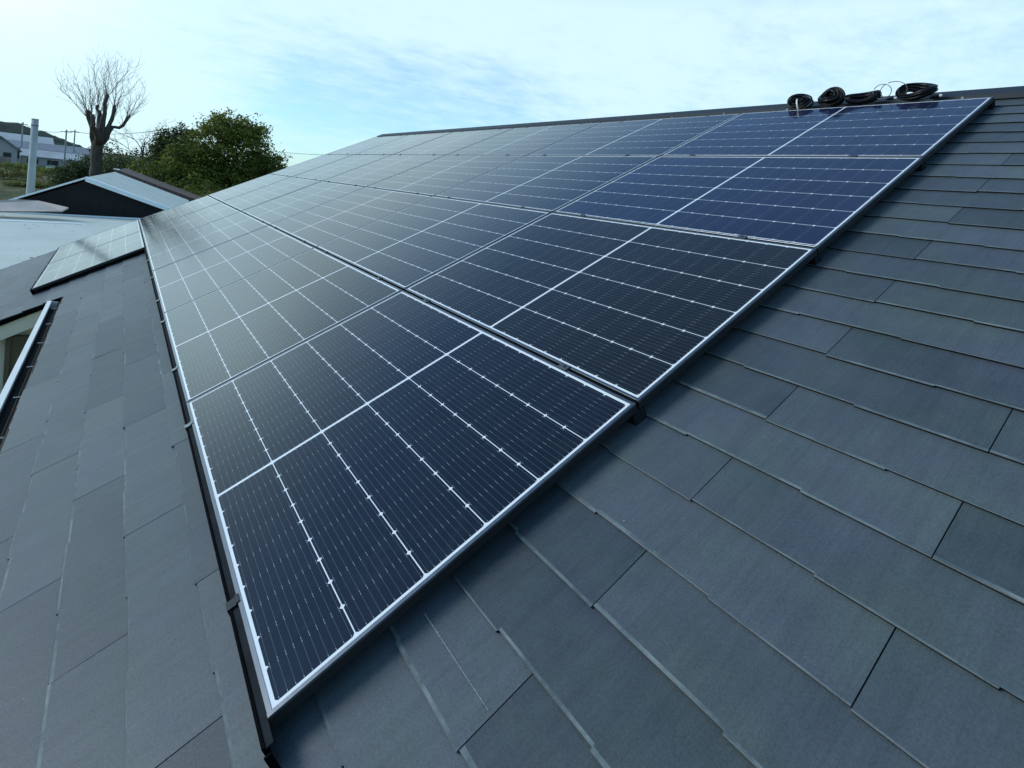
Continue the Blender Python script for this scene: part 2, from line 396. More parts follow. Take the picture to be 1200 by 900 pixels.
# rear slope (out of sight behind the ridge)
def rear():
    mb = MB(); top = rp(VR, 0, -D)
    for k in range(28):
        a, b = k * EXPO, (k + 1) * EXPO + 0.01
        for s0, s1, z in ((a, b, 0),):
            p0 = Vector((top.x + s0 * cA, 0, top.z - s0 * sA + 0.004)); p1 = Vector((top.x + s1 * cA, 0, top.z - s1 * sA - 0.006))
            mb.poly([(p0.x, UN, p0.z), (p1.x, UN, p1.z + 0.006), (p1.x, UF, p1.z + 0.006), (p0.x, UF, p0.z)][::-1], 0, random.random())
            mb.poly([(p1.x, UN, p1.z + 0.006), (p1.x, UF, p1.z + 0.006), (p1.x, UF, p1.z - 0.01), (p1.x, UN, p1.z - 0.01)], 0, 0.5)
    return mb
obj('rear_slope', rear(), [M['slate']], house)
# ridge cap: folded steel over a board, in lengths with small screws
def ridge():
    mb = MB(); top = rp(VR, 0, -D); x0, z0 = top.x, top.z
    L = 1.82; y = UN - 0.02
    prof = [(-0.135, -0.058), (-0.135, -0.022), (-0.128, -0.018), (0.0, 0.046), (0.128, -0.018), (0.135, -0.022), (0.135, -0.058), (0, 0.0)]
    i = 0
    while y < UF:
        e = min(y + L, UF + 0.02); k = 1.0 + 0.02 * (i % 2)
        mb.prism([Vector((x0 + px_ * k, y, z0 + 0.004 + pz_ * k)) for px_, pz_ in prof], (0, e - y + 0.0 - 0.003, 0))
        y = e; i += 1
    return mb
rc = obj('ridge_cap', ridge(), [M['ridge']], house)
top = rp(VR, 0, -D); y = -1.6
while y < UF:
    mb = MB(); mb.tube([(top.x - 0.138, y, top.z - 0.036), (top.x - 0.147, y, top.z - 0.036)], 0.009, 8); obj('screw', mb, [M['clamp']], rc); y += 0.606
# chalk line left by the fitters
mb = MB(); 
for q in range(24):
    a, b = 0.003 - 0.279 * q / 24, 0.003 - 0.279 * (q + .9) / 24
    wd = 0.0011 * (1 - 0.5 * q / 24)
    hz = -D + 0.0085 - 0.0077 * ((0.355 - V0) / EXPO) + 0.0018
    mb.poly([(-a, 0.354 - wd, hz), (-b, 0.354 - wd, hz), (-b, 0.354 + wd, hz), (-a, 0.354 + wd, hz)][::-1])
obj('chalk_line', mb, [M['chalk']], roof, Mroof)
# eave: fascia, gutter with brackets
ge = rp(VE, 0, -D)
def gutter():
    mb = MB(); y0, y1 = UN, UW - 0.06
    xi, xo, zt = ge.x - 0.012, ge.x - 0.086, ge.z - 0.040
    def sweep(sec, mi): mb.prism([Vector((x, y0, z)) for x, z in sec], (0, y1 - y0, 0), mi)
    sweep([(xo - 0.016, zt + .012), (xo - .014, zt + .018), (xo + .020, zt + .018), (xo + .024, zt + .010), (xo + .014, zt - .012), (xo + .010, zt - .052), (xo + .004, zt - .052), (xo - .012, zt - .010)][::-1], 0)
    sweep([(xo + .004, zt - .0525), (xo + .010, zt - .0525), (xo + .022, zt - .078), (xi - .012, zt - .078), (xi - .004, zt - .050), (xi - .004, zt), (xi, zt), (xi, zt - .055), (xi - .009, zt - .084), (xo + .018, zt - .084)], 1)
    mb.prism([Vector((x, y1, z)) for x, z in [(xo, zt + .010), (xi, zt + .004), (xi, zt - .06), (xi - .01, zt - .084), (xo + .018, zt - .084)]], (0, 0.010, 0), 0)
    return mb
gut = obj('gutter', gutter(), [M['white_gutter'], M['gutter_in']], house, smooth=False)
y = UN + 0.3
while y < UW - 0.1:
    mb = MB(); mb.box((ge.x - 0.030, y, ge.z - 0.038), (ge.x + 0.016, y + 0.020, ge.z - 0.034)); mb.box((ge.x - 0.034, y, ge.z - 0.056), (ge.x - 0.030, y + 0.020, ge.z - 0.034))
    obj('bracket', mb, [M['clamp']], gut); y += 0.606
mb = MB(); mb.box((ge.x + 0.03, UN, ge.z - 0.26), (ge.x + 0.055, UW + 0.2, ge.z - 0.045)); obj('fascia', mb, [M['cream']], house)
# walls
gw = rp(VW, 0, -D); xr = rp(VR, 0, -D)
mb = MB()
wx = ge.x + 0.55
mb.box((wx, UN + 0.4, 0), (wx + 0.15, UW + 0.3, ge.z + 0.12))
xe = 2 * xr.x - wx
def gable(y0, y1, xa):
    za = Z0 - D / cA + xa * math.tan(PITCH) - 0.05
    mb.prism([Vector((xa, y0, 0)), Vector((xe, y0, 0)), Vector((xe, y0, ge.z + 0.1)), Vector((xr.x, y0, xr.z - 0.06)), Vector((xa, y0, za))], (0, y1 - y0, 0))
gable(UN + 0.4, UN + 0.55, wx + 0.16); gable(UF - 0.5, UF - 0.35, wx + 0.16)
mb.box((xe - 0.15, UN + 0.56, 0), (xe, UF - 0.51, ge.z + 0.1))
obj('wall', mb, [M['cream']], house)
# wing gable end facing the camera
mb = MB(); wxa = gw.x + 0.35
def zroof(x): return Z0 - D / cA + x * math.tan(PITCH)
mb.prism([Vector((wxa, UW + 0.22, 0)), Vector((wx + 0.1, UW + 0.22, 0)), Vector((wx + 0.1, UW + 0.22, zroof(wx + 0.1) - 0.06)), Vector((wxa, UW + 0.22, zroof(wxa) - 0.06))], (0, 0.12, 0))
mb.box((wxa, UW + 0.35, 0), (wxa + 0.12, UF - 0.36, zroof(wxa) - 0.06))
obj('wing_wall', mb, [M['cream']], house)
mb = MB(); xa, xb = gw.x - 0.02, ge.x + 0.02
mb.prism([Vector((xa, UW - 0.012, zroof(xa) - 0.005)), Vector((xb, UW - 0.012, zroof(xb) - 0.005)), Vector((xb, UW - 0.012, zroof(xb) - 0.055)), Vector((xa, UW - 0.012, zroof(xa) - 0.055))], (0, 0.06, 0))
obj('verge_trim', mb, [M['black_metal']], house)
mb = MB()
mb.prism([Vector((xa + .02, UW + 0.02, zroof(xa) - 0.058)), Vector((xb, UW + 0.02, zroof(xb) - 0.058)), Vector((xb, UW + 0.02, zroof(xb) - 0.21)), Vector((xa + .02, UW + 0.02, zroof(xa) - 0.21))], (0, 0.03, 0))
obj('bargeboard', mb, [M['cream']], house)
soffit_shade = thing  # brown panel with edge bars, painting the shade under the soffit
mb = MB(); mb.box((-1.13, UW + 0.195, 1.3), (-0.40, UW + 0.23, 2.62)); wo = obj('window', mb, [M['shade_brown']], house)
mb = MB()
for a, b, c, d in ((-1.15, -1.11, 1.28, 2.66), (-0.42, -0.38, 1.28, 2.66)): mb.box((a, UW + 0.17, c), (b, UW + 0.225, d))
mb.box((-1.109, UW + 0.17, 2.62), (-0.421, UW + 0.225, 2.66)); mb.box((-1.109, UW + 0.17, 1.28), (-0.421, UW + 0.225, 1.32))
obj('shade_surround', mb, [M['shade_brown']], wo)
mb = MB(); pts = [(-1.36, UW + 0.18, 2.52), (-1.26, UW + 0.17, 2.54), (-1.215, UW + 0.17, 2.60), (-1.20, UW + 0.17, 2.74)]
pts = [(-1.42, UW + 0.15, 0.2), (-1.42, UW + 0.15, 2.46), (-1.39, UW + 0.15, 2.53), (-1.30, UW + 0.12, 2.58), (-1.25, UW + 0.10, 2.62), (-1.23, UW + 0.10, 2.72)]
mb.tube(pts, 0.03, 10); obj('downpipe', mb, [M['white_gutter']], house, smooth=True)

# ------------------------------------------------------------------ solar panels
PL, PW, FD = 1.722, 1.141, 0.030
def frame_mesh():
    mb = MB(); a, b, lip, t = PL / 2, PW / 2, 0.0105, 0.0018
    c = 0.0008
    for sgn in (-1, 1):
        # long bars (run along x)
        y0, y1 = sgn * b, sgn * (b - lip)
        sec = [(y0, -FD), (y0, -0.0065), (y0, -c), (y0 - sgn * c, 0), (y1, 0), (y1, -t), (y0 - sgn * 0.002, -t), (y0 - sgn * 0.002, -FD + 0.002), (y0 - sgn * 0.025, -FD + 0.002), (y0 - sgn * 0.025, -FD)]
        mb.prism([Vector((-a + 0.0106, yy, zz)) for yy, zz in (sec if sgn > 0 else sec[::-1])], (2 * a - 0.0212, 0, 0))
        x0, x1 = sgn * a, sgn * (a - lip)
        sec = [(x0, -FD), (x0, -0.0065), (x0, -c), (x0 - sgn * c, 0), (x1, 0), (x1, -t), (x0 - sgn * 0.002, -t), (x0 - sgn * 0.002, -FD + 0.002), (x0 - sgn * 0.025, -FD + 0.002), (x0 - sgn * 0.025, -FD)]
        mb.prism([Vector((xx, -b, zz)) for xx, zz in (sec[::-1] if sgn > 0 else sec)], (0, 2 * b, 0))
    me = mb.mesh('frame', [M['frame'], M['frame_side']])
    for p in me.polygons:
        if p.center.z < -0.004: p.material_index = 1
    return me
def lam_mesh():
    mb = MB(); a, b = PL / 2 - 0.003, PW / 2 - 0.003
    mb.box((-a, -b, -0.007), (a, b, -0.0021)); return mb.mesh('laminate', [M['laminate']])
fm, lm_ = frame_mesh(), lam_mesh()
NAVY, BLUE, BROWN, TEAL = (0.0028, 0.0040, 0.010, 1), (0.0035, 0.0085, 0.040, 1), (0.0045, 0.0047, 0.006, 1), (0.0045, 0.010, 0.021, 1)  # BLUE: coating tint with the blue sky's reflection put into the colour
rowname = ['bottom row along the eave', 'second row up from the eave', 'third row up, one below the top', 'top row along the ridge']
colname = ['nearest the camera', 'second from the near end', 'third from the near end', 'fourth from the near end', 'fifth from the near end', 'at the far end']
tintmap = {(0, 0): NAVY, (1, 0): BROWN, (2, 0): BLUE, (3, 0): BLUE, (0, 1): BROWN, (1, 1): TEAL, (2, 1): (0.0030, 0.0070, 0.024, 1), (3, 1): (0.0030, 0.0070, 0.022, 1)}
random.seed(11)
def make_panel(i, j, label, group):
    root = thing('solar_panel', label, 'solar panel', roofmat((j + 0.5) * SV, (i + 0.5) * SU, random.uniform(-0.0012, 0.0012)), group)
    W = WM[root.name]
    obj('frame', fm, None, root, W)
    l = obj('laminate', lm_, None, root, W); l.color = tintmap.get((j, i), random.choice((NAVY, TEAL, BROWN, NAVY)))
    return root
extra = {(0, 0): 'black solar panel in the bottom row nearest the camera, with a dark shadow beside it',
         (3, 0): 'blue-black solar panel at the top right under the cable coils'}
for j in range(4):
    for i in range(6):
        make_panel(i, j, extra.get((j, i), 'solar panel in the %s, %s' % (rowname[j], colname[i])), 'solar panels of the main array')
make_panel(4, -1, 'pale glaring panel below the main array, nearer of the pair, black gap under its edge', 'pair of panels on the lower roof')
make_panel(5, -1, 'pale glaring panel below the main array, farther of the pair, beside the metal roof', 'pair of panels on the lower roof')

# rails under the row joints, with clamps
def rail_mesh(L):
    mb = MB(); mb.box((-L / 2, -0.026, -0.030), (L / 2, 0.026, 0.012)); mb.box((-L / 2, -0.014, 0.0122), (L / 2, -0.010, 0.017)); mb.box((-L / 2, 0.010, 0.0122), (L / 2, 0.014, 0.017)); return mb
def clamp_mesh():
    mb = MB(); mb.box((-0.022, -0.0058, -0.03), (0.022, 0.0058, 0.0012)); mb.box((-0.022, -0.014, 0.0014), (0.022, 0.014, 0.0040))
    mb.tube([(0, 0, 0.004), (0, 0, 0.009)], 0.0065, 6); return mb.mesh('clamp', [M['clamp']])
cm = clamp_mesh()
for j, nm in ((1, 'grey mounting rail in the joint above the bottom row of panels'), (2, 'grey mounting rail in the joint between the second and third rows of panels'),
              (3, 'grey mounting rail in the joint below the top row of panels'), (4, 'grey mounting rail along the top edge of the panels below the ridge')):
    W = roofmat(j * SV, 3 * SU, -0.046)
    r = obj('mounting_rail', rail_mesh(6 * SU - 0.01), [M['rail']], None, W); tag(r, nm, 'rail', 'mounting rails')
    for i in range(6):
        for q in (0.2, 0.83):
            obj('clamp', cm, None, r, roofmat(j * SV, (i + q) * SU, 0.0))
# black eave cover strip with its small holders
def cover_strip(u0, u1, v):
    mb = MB(); L = u1 - u0
    sec = [(-0.010, -0.073), (-0.008, -0.073), (-0.008, -0.012), (-0.0035, -0.012), (-0.0035, -0.006), (-0.010, -0.006)]
    mb.prism([Vector((-L / 2, y_, z_)) for y_, z_ in sec][::-1], (L, 0, 0), 0)
    sec = [(-0.0033, -0.013), (0.0125, -0.013), (0.0125, -0.0095), (-0.0033, -0.0095)]
    mb.prism([Vector((-L / 2, y_, z_)) for y_, z_ in sec][::-1], (L, 0, 0), 1)
    return mb
for (u0, u1, jj, label) in ((-0.04, 4 * SU - 0.05, 0, 'thin black eave cover strip along the bottom edge of the main panel array'),
                        (4 * SU, 6 * SU, -1, 'thin black eave cover strip below the pair of lower panels')):
    v = jj * SV - 0.008; W = roofmat(v, (u0 + u1) / 2)
    o = obj('eave_cover', cover_strip(u0, u1, v), [M['black_metal'], M['rail']], None, W); tag(o, label, 'cover strip', 'eave cover strips')
    for u in (0.37, 1.5, 2.24, 3.26, 3.92, 4.9, 5.9) if jj == 0 else (7.5, 8.6, 9.7):
        mb = MB(); mb.box((-0.014, -0.013, -0.0057), (0.014, 0.0132, -0.002)); mb.box((-0.014, -0.0135, -0.045), (0.014, -0.0105, -0.0060)); mb.box((-0.014, 0.0105, -0.0018), (0.014, 0.021, 0.0025))
        obj('holder', mb, [M['frame'] if u > 1 else M['ridge']], o, roofmat(v, u, 0))
# end closure strip at the near end of the cover
mb = MB(); mb.box((-0.002, -0.008, -0.072), (0.003, 0.006, -0.010)); mb.box((0.0032, -0.008, -0.073), (0.022, -0.004, -0.050))
o = obj('end_bracket', mb, [M['black_metal']], None, roofmat(-0.010, -0.055)); tag(o, 'small black bracket hanging at the near end of the eave cover strip', 'bracket')

# ------------------------------------------------------------------ cable coils on the ridge
def coil(name, label, v, u, h, R1, R2, turns, tilt, yaw, bundle, seed, glint_at=(), tail=None):
    rnd = random.Random(seed)
    W = roofmat(v, u, h) @ Matrix.Rotation(rad(yaw), 4, 'Z') @ Matrix.Rotation(rad(tilt), 4, 'X')
    t = thing(name, label, 'cable coil', W, 'cable coils on the ridge')
    mb = MB(); pts = []; N = 40
    offs = [(max(-1.1, min(1.1, rnd.gauss(0, .6))) * bundle, max(-1.1, min(1.1, rnd.gauss(0, .6))) * bundle) for _ in range(turns + 1)]
    for k in range(turns * N + 1):
        a = 2 * math.pi * k / N; i, f = divmod(k, N); f /= N
        o0, o1 = offs[i], offs[min(i + 1, turns)]
        f = f * f * (3 - 2 * f)
        dr, dz = o0[0] + (o1[0] - o0[0]) * f, o0[1] + (o1[1] - o0[1]) * f
        dz += 0.012 * math.sin(2 * a + seed)
        pts.append(((R1 + dr) * math.cos(a), (R2 + dr) * math.sin(a), dz))
    if tail: pts += tail
    mb.tube(pts, 0.0068, 7); obj('cable', mb, [M['cable']], t, W, smooth=True)
    for a in glint_at:  # white band painted as the glint on the cable bundle
        m2 = MB(); c = Vector((R1 * math.cos(a), R2 * math.sin(a), 0.012 * math.sin(2 * a + seed))); rdir = Vector((math.cos(a), math.sin(a), 0)); tang = Vector((-math.sin(a), math.cos(a), 0))
        ring = [c + (rdir * math.cos(q) + Vector((0, 0, 1)) * math.sin(q)) * (bundle * 1.75) for q in [2 * math.pi * i / 16 for i in range(17)]]
        for i in range(16):
            m2.poly([ring[i] - tang * .005, ring[i + 1] - tang * .005, ring[i + 1] + tang * .005, ring[i] + tang * .005])
        obj('glint_cap', m2, [M['glint_cap']], t, W)
    return t
coil('cable_coil', 'leftmost black cable coil on the ridge, a rounded shiny bundle', 4.70, 1.27, 0.040, 0.062, 0.046, 30, 36, 8, 0.034, 3, (4.9,))
coil('cable_coil', 'tallest black cable coil on the ridge, second from the left, a heaped shiny bundle', 4.74, 1.04, 0.048, 0.066, 0.046, 34, 40, -12, 0.038, 5)
coil('cable_coil', 'low flattened black cable coil on the ridge, left of the thin wire loops', 4.72, 0.80, 0.026, 0.100, 0.042, 22, 20, 20, 0.022, 8)
coil('cable_coil', 'open round black cable coil on the ridge with its hollow middle showing, rightmost', 4.74, 0.46, 0.034, 0.100, 0.066, 34, 15, -6, 0.030, 9)
mb = MB()
for (cu, cv, r1, r2, ph) in ((0.67, 4.73, 0.06, 0.05, 0.4), (0.60, 4.74, 0.085, 0.06, 1.1)):
    pts = []
    for k in range(29):
        a = 2 * math.pi * k / 28 * 0.96 + ph
        pts.append(rp(cv + 0.02 * math.sin(a), cu + r1 * math.cos(a), 0.062 + r2 * math.sin(a)))
    mb.tube(pts, 0.0028, 6)
o = obj('wire_loops', mb, [M['pale_wire']], None, smooth=True); tag(o, 'thin grey wire loops standing between the black coils on the ridge', 'wire')
for u, v, lab in ((0.60, 4.68, 'small black plug lying left of the open coil on the panel edge'), (0.325, 4.66, 'small black plug at the right end of the open coil')):
    t = thing('cable_plug', lab, 'plug', roofmat(v, u, 0.016) @ Matrix.Rotation(rad(20), 4, 'Z'), 'plugs of the cable coils'); W = WM[t.name]
    mb = MB(); mb.tube([(-0.03, 0, 0), (-0.015, 0, 0), (-0.014, 0, 0), (0.02, 0, 0)], [0.006, 0.006, 0.010, 0.010], 10); obj('body', mb, [M['cable']], t, W)
    mb = MB(); mb.tube([(0.0205, 0, 0), (0.036, 0, 0)], [0.011, 0.009], 8); obj('cap', mb, [M['glint_cap']], t, W)

# ------------------------------------------------------------------ neighbouring sheds
def ray(x, y):
    f, cx, cy = 634.67, 600, 260.16
    q = ((x - cx) / f, (y - cy) / f, 1.0)
    return Vector([sum(RW[i][k] * q[i] for i in range(3)) for k in range(3)])
def at(x, y, dist):
    d = ray(x, y); return CW + d * (dist / math.hypot(d.x, d.y))
def wave_metal(name, c0, c1, rough=0.45):
    m = Mat(name, c0, rough, 0.0, 0.5); v = m.coord()
    m.base(m.ramp(m.noise(v, 0.9, 6, 0.65), [(0.35, c0), (0.7, c1)])); m.bump(m.noise(v, 2, 2), 0.1, 0.02); return m.m
M['aqua_roof'] = wave_metal('pale aqua painted metal', (0.50, 0.55, 0.48), (0.60, 0.64, 0.56), 0.75)
M['white_trim'] = mottled('white metal trim', (0.78, 0.83, 0.82), (0.84, 0.88, 0.87), 2, 0.4)
M['dark_board'] = mottled('dark weathered board', (0.008, 0.008, 0.009), (0.016, 0.015, 0.015), 3, 0.85, sc=(6, 6, 0.6))
M['rust'] = mottled('rusty corrugated metal', (0.075, 0.045, 0.034), (0.16, 0.10, 0.08), 4, 0.8)
M['beige'] = mottled('faded beige sheet', (0.42, 0.36, 0.31), (0.52, 0.46, 0.40), 2, 0.8)
M['grey_wall'] = mottled('grey cladding', (0.24, 0.25, 0.25), (0.32, 0.33, 0.33), 1, 0.8)

mr = thing('metal_roof_shed', 'low shed with a pale aqua metal roof just beyond the lower panels', 'shed', Vector((-2.5, 15, 0)))
mb = MB(); x0, x1 = -9.0, 3.2
prof = [(10.98, 2.44), (17.9, 2.60), (20.6, 2.56)]
mb.prism([Vector((x0, y, z)) for y, z in prof] + [Vector((x0, y, z - 0.05)) for y, z in prof[::-1]], (x1 - x0, 0, 0))
obj('roof', mb, [M['aqua_roof']], mr); ro = bpy.data.objects['roof.001'] if 'roof.001' in bpy.data.objects else None
random.seed(3)
mb = MB()
mb = MB(); mb.box((x0, 20.601, 2.50), (x1, 20.66, 2.60)); mb.box((x0, 17.88, 2.603), (-1.1, 18.1, 2.613)); obj('edge_trim', mb, [M['white_trim']], mr)
mb = MB()
for k in range(34):
    x, y = random.uniform(-3.6, -0.6), random.uniform(11.3, 19.6); s = random.uniform(.012, .03)
    z = 2.44 + (y - 10.98) * 0.16 / 6.92 if y < 17.9 else 2.60 - (y - 17.9) * .04 / 2.7
    mb.poly([(x + s * math.cos(a) * random.uniform(.6, 1.4), y + 1.6 * s * math.sin(a), z + 0.005) for a in [i * 1.047 for i in range(6)]])
o = obj('debris', mb, [M['rust']], mr); o['kind'] = 'stuff'
mb = MB(); mb.box((x0 + .3, 11.3, 0), (x1 - .2, 11.42, 2.40)); mb.box((x0 + .3, 20.3, 0), (x1 - .2, 20.42, 2.50)); mb.box((x0 + .3, 11.43, 0), (x0 + .42, 20.29, 2.4)); mb.box((x1 - .32, 11.43, 0), (x1 - .2, 20.29, 2.4))
obj('wall', mb, [M['grey_wall']], mr)

sh = thing('gabled_shed', 'dark gabled shed with a pale aqua roof and white verge trim', 'shed', Vector((-1, 25, 0)))
A, Lf, Rt = Vector((-1.19, 20.9, 3.78)), Vector((-5.6, 20.7, 1.62)), Vector((1.85, 20.9, 2.71))
dv = Vector((0.69, 9.5, 0))
mb = MB(); ins = 0.12
mb.prism([Vector((Lf.x + .25, 21.15, 0)), Vector((Rt.x - .15, 21.15, 0)), Vector((Rt.x - .15, 21.15, Rt.z - .06)), Vector((A.x, 21.15, A.z - .12)), Vector((Lf.x + .25, 21.15, Lf.z - .02))], (0.55, 8.9, 0))
obj('wall', mb, [M['dark_board']], sh)
mb = MB(); T = Vector((0, 0, -0.05))
mb.prism([A, Rt, Rt + T, A + T], dv); mb.prism([Lf, A + Vector((-.004, 0, 0)), A + T + Vector((-.004, 0, 0)), Lf + T], dv); obj('roof', mb, [M['aqua_roof']], sh)
mb = MB(); o1 = Vector((0, -0.035, 0.012))
mb.prism([A + o1, Rt + o1, Rt + o1 + Vector((0, 0, -.12)), A + o1 + Vector((0, 0, -.13))], (0, 0.03, 0)); mb.prism([A + Vector((0.0, 0, 0.003)), Rt + Vector((0, 0, 0.003)), Rt + Vector((0, 0, 0.02)), A + Vector((0.0, 0, 0.02))], Vector((0.02, 0.36, 0)))
mb.prism([Lf + o1, A + o1 + Vector((-.003, 0, 0)), A + o1 + Vector((-.003, 0, -.06)), Lf + o1 + Vector((0, 0, -.06))], (0, 0.03, 0))
obj('verge_trim', mb, [M['white_trim']], sh)
rs = thing('rusty_shed', 'shed with a rust-brown roof edge behind the dark gabled shed', 'shed', Vector((0.5, 33, 0)))
A2 = A + dv + Vector((0.05, .25, .10)); R2 = Rt + dv + Vector((1.2, .25, -.25)); L2 = Lf + dv + Vector((1.5, .25, .4))
mb = MB(); mb.prism([A2, R2, R2 + T, A2 + T], (0.4, 5.5, 0)); mb.prism([L2, A2 + Vector((-.004, 0, 0)), A2 + T + Vector((-.004, 0, 0)), L2 + T], (0.4, 5.5, 0)); obj('roof', mb, [M['rust']], rs)
mb = MB(); mb.prism([A2 + Vector((-.1, -.03, .02)), R2 + Vector((0, -.03, .02)), R2 + Vector((0, -.03, -.2)), A2 + Vector((-.1, -.03, -.2))], (0, 0.028, 0)); obj('verge_board', mb, [M['rust']], rs)
mb = MB(); mb.prism([Vector((L2.x + .3, L2.y + .2, 0)), Vector((R2.x - .3, L2.y + .2, 0)), Vector((R2.x - .3, L2.y + .2, R2.z)), Vector((A2.x, L2.y + .2, A2.z - .15)), Vector((L2.x + .3, L2.y + .2, L2.z))], (0.3, 5, 0)); obj('wall', mb, [M['dark_board']], rs)
mb = MB(); mb.box((A2.x - .12, A2.y, A2.z - .01), (A2.x + .12, A2.y + 0.6, A2.z + .03)); obj('ridge_cap', mb, [M['white_trim']], rs)
# faded beige canopy in front of the dark gable
cn = thing('canopy', 'faded beige canopy in front of the dark gable wall', 'canopy', Vector((-3, 20.4, 0)))
cp = [at(q[0], q[1], 20.62 if q[1] < 240 else 19.9) for q in ((-60, 238), (20, 233.5), (45, 235), (80, 243), (72, 247.5), (-60, 247.5))]
mb = MB(); mb.prism(cp, (0, 0.22, -0.05)); obj('sheet', mb, [M['beige']], cn)
mb = MB()
for x in (-2.9, -1.9): mb.box((x, 20.75, 0), (x + .06, 20.81, 2.8))
obj('post', mb, [M['dark_board']], cn)

# utility pole and wires
M['pole'] = mottled('pale concrete', (0.30, 0.33, 0.32), (0.38, 0.41, 0.40), 2, 0.85)
pb = Vector((-3.26, 28.8, 0))
pl = thing('utility_pole', 'pale concrete utility pole rising behind the dark gabled shed', 'pole', pb)
mb = MB(); mb.tube([pb, pb + Vector((0, 0, 5.66))], [0.155, 0.115], 20); obj('shaft', mb, [M['pole']], pl, smooth=True)
mb = MB(); mb.tube([pb + Vector((0, 0, 5.661)), pb + Vector((0, 0, 5.70))], [0.121, 0.118], 20); obj('cap', mb, [M['grey_wall']], pl)
mb = MB(); mb.tube([pb + Vector((0, 0, 5.40)), pb + Vector((0, 0, 5.45))], [0.126, 0.126], 20); obj('band', mb, [M['clamp']], pl)
M['wire'] = mottled('dark wire', (0.05, 0.055, 0.06), (0.08, 0.085, 0.09), 2, 0.5)
def wire(a, b, sag, r, label):
    a, b = Vector(a), Vector(b); pts = [a.lerp(b, i / 16) + Vector((0, 0, -sag * 4 * (i / 16) * (1 - i / 16))) for i in range(17)]
    mb = MB(); mb.tube(pts, r, 5); tag(obj('power_line', mb, [M['wire']]), label, 'power line', 'power lines')
def far_pole(x, ytop, dist, label, arm=0.9):
    t_ = at(x, ytop, dist); p = thing('power_pole', label, 'pole', Vector((t_.x, t_.y, 0)), 'distant power poles')
    mb = MB(); mb.tube([(t_.x, t_.y, 0), t_], [0.19, 0.13], 8); obj('shaft', mb, [M['grey_wall']], p)
    mb = MB(); mb.box((t_.x - arm, t_.y - .06, t_.z - .55), (t_.x + arm, t_.y + .06, t_.z - .42)); obj('cross_arm', mb, [M['grey_wall']], p)
    return t_
q1 = far_pole(27, 143, 170, 'distant power pole above the barns, left of the concrete pole')
q2 = far_pole(78, 152, 150, 'distant power pole above the barns, between concrete pole and bare tree')
q3 = far_pole(88, 152, 185, 'distant power pole close to the bare tree, its left side')
q0 = at(-60, 140, 170)
wire(q0, q1 + Vector((0, 0, -.3)), 0.8, 0.05, 'thin power line at the far left, over the barns to the first distant pole')
wire(q1 + Vector((0, 0, -.3)), q2 + Vector((0, 0, -.3)), 0.9, 0.05, 'thin power line between distant poles behind the concrete pole')
wire(q2 + Vector((0, 0, -.3)), at(190, 152, 150), 0.8, 0.05, 'thin power line passing behind the bare tree')
wire(at(325, 178, 160), at(420, 182, 150), 0.3, 0.05, 'short thin power line right of the big evergreen tree')

# ------------------------------------------------------------------ distant buildings
M['barn_roof'] = mottled('pale metal roof far', (0.34, 0.37, 0.37), (0.46, 0.49, 0.48), 0.3, 0.7)
M['barn_roof_dark'] = mottled('blue-grey roof far', (0.16, 0.19, 0.21), (0.22, 0.25, 0.27), 0.4, 0.7)
M['barn_wall'] = mottled('pale barn wall', (0.30, 0.31, 0.30), (0.40, 0.41, 0.39), 0.3, 0.85)
M['pink_wall'] = mottled('pinkish garden wall', (0.22, 0.18, 0.16), (0.30, 0.25, 0.22), 0.4, 0.85)
M['dark_open'] = mottled('dark opening', (0.012, 0.014, 0.016), (0.02, 0.022, 0.024), 1, 0.6)
def barn(name, label, xl, xr_, ybase, dist, hw, hr, depth, rm, wm, windows=4, fill=0):
    """long gabled building whose side faces the camera"""
    a, b = at(xl, ybase, dist), at(xr_, ybase, dist); a.z = b.z = 0
    t = thing(name, label, 'building', (a + b) / 2)
    ex = (b - a).normalized(); ey = Vector((-ex.y, ex.x, 0)); L = (b - a).length
    Wm = Matrix(((ex.x, ey.x, 0, a.x), (ex.y, ey.y, 0, a.y), (0, 0, 1, 0), (0, 0, 0, 1)))
    mb = MB(); mb.prism([Vector((0, 0, 0)), Vector((0, depth, 0)), Vector((0, depth, hw)), Vector((0, depth / 2, hr - .15)), Vector((0, 0, hw))], (L, 0, 0)); obj('wall', mb, [wm], t, Wm)
    sl = (hr - hw) / (depth / 2); mb = MB(); e = 0.5
    p = [Vector((-e, -e, hw - sl * e)), Vector((-e, depth / 2, hr)), Vector((-e, depth / 2, hr + .15)), Vector((-e, -e, hw - sl * e + .15))]; mb.prism(p, (L + 2 * e, 0, 0))
    p = [Vector((-e, depth + e, hw - sl * e)), Vector((-e, depth / 2 + .003, hr)), Vector((-e, depth / 2 + .003, hr + .15)), Vector((-e, depth + e, hw - sl * e + .15))]; mb.prism(p, (L + 2 * e, 0, 0)); obj('roof', mb, [rm], t, Wm)
    for k in range(windows):
        x = L * (k + .5) / windows; mb = MB(); mb.box((x - L / windows * .28, -.06, hw * .2), (x + L / windows * .28, -.01, hw * .72)); obj('opening', mb, [M['dark_open']], t, Wm)
    return t
barn('long_barn', 'long barn with a pale metal roof, farthest of the three below the hill', -120, 60, 185, 205, 4.9, 6.9, 12, M['barn_roof'], M['grey_wall'], 5)
barn('long_barn', 'long low barn with a blue-grey roof in the middle of the three below the hill', 8, 104, 187, 185, 3.4, 5.0, 11, M['barn_roof_dark'], M['barn_roof_dark'], 4)
barn('greenhouse', 'low pale greenhouse, nearest of the long buildings by the field', 26, 96, 190, 160, 2.0, 3.3, 8, M['barn_roof'], M['barn_wall'], 3)
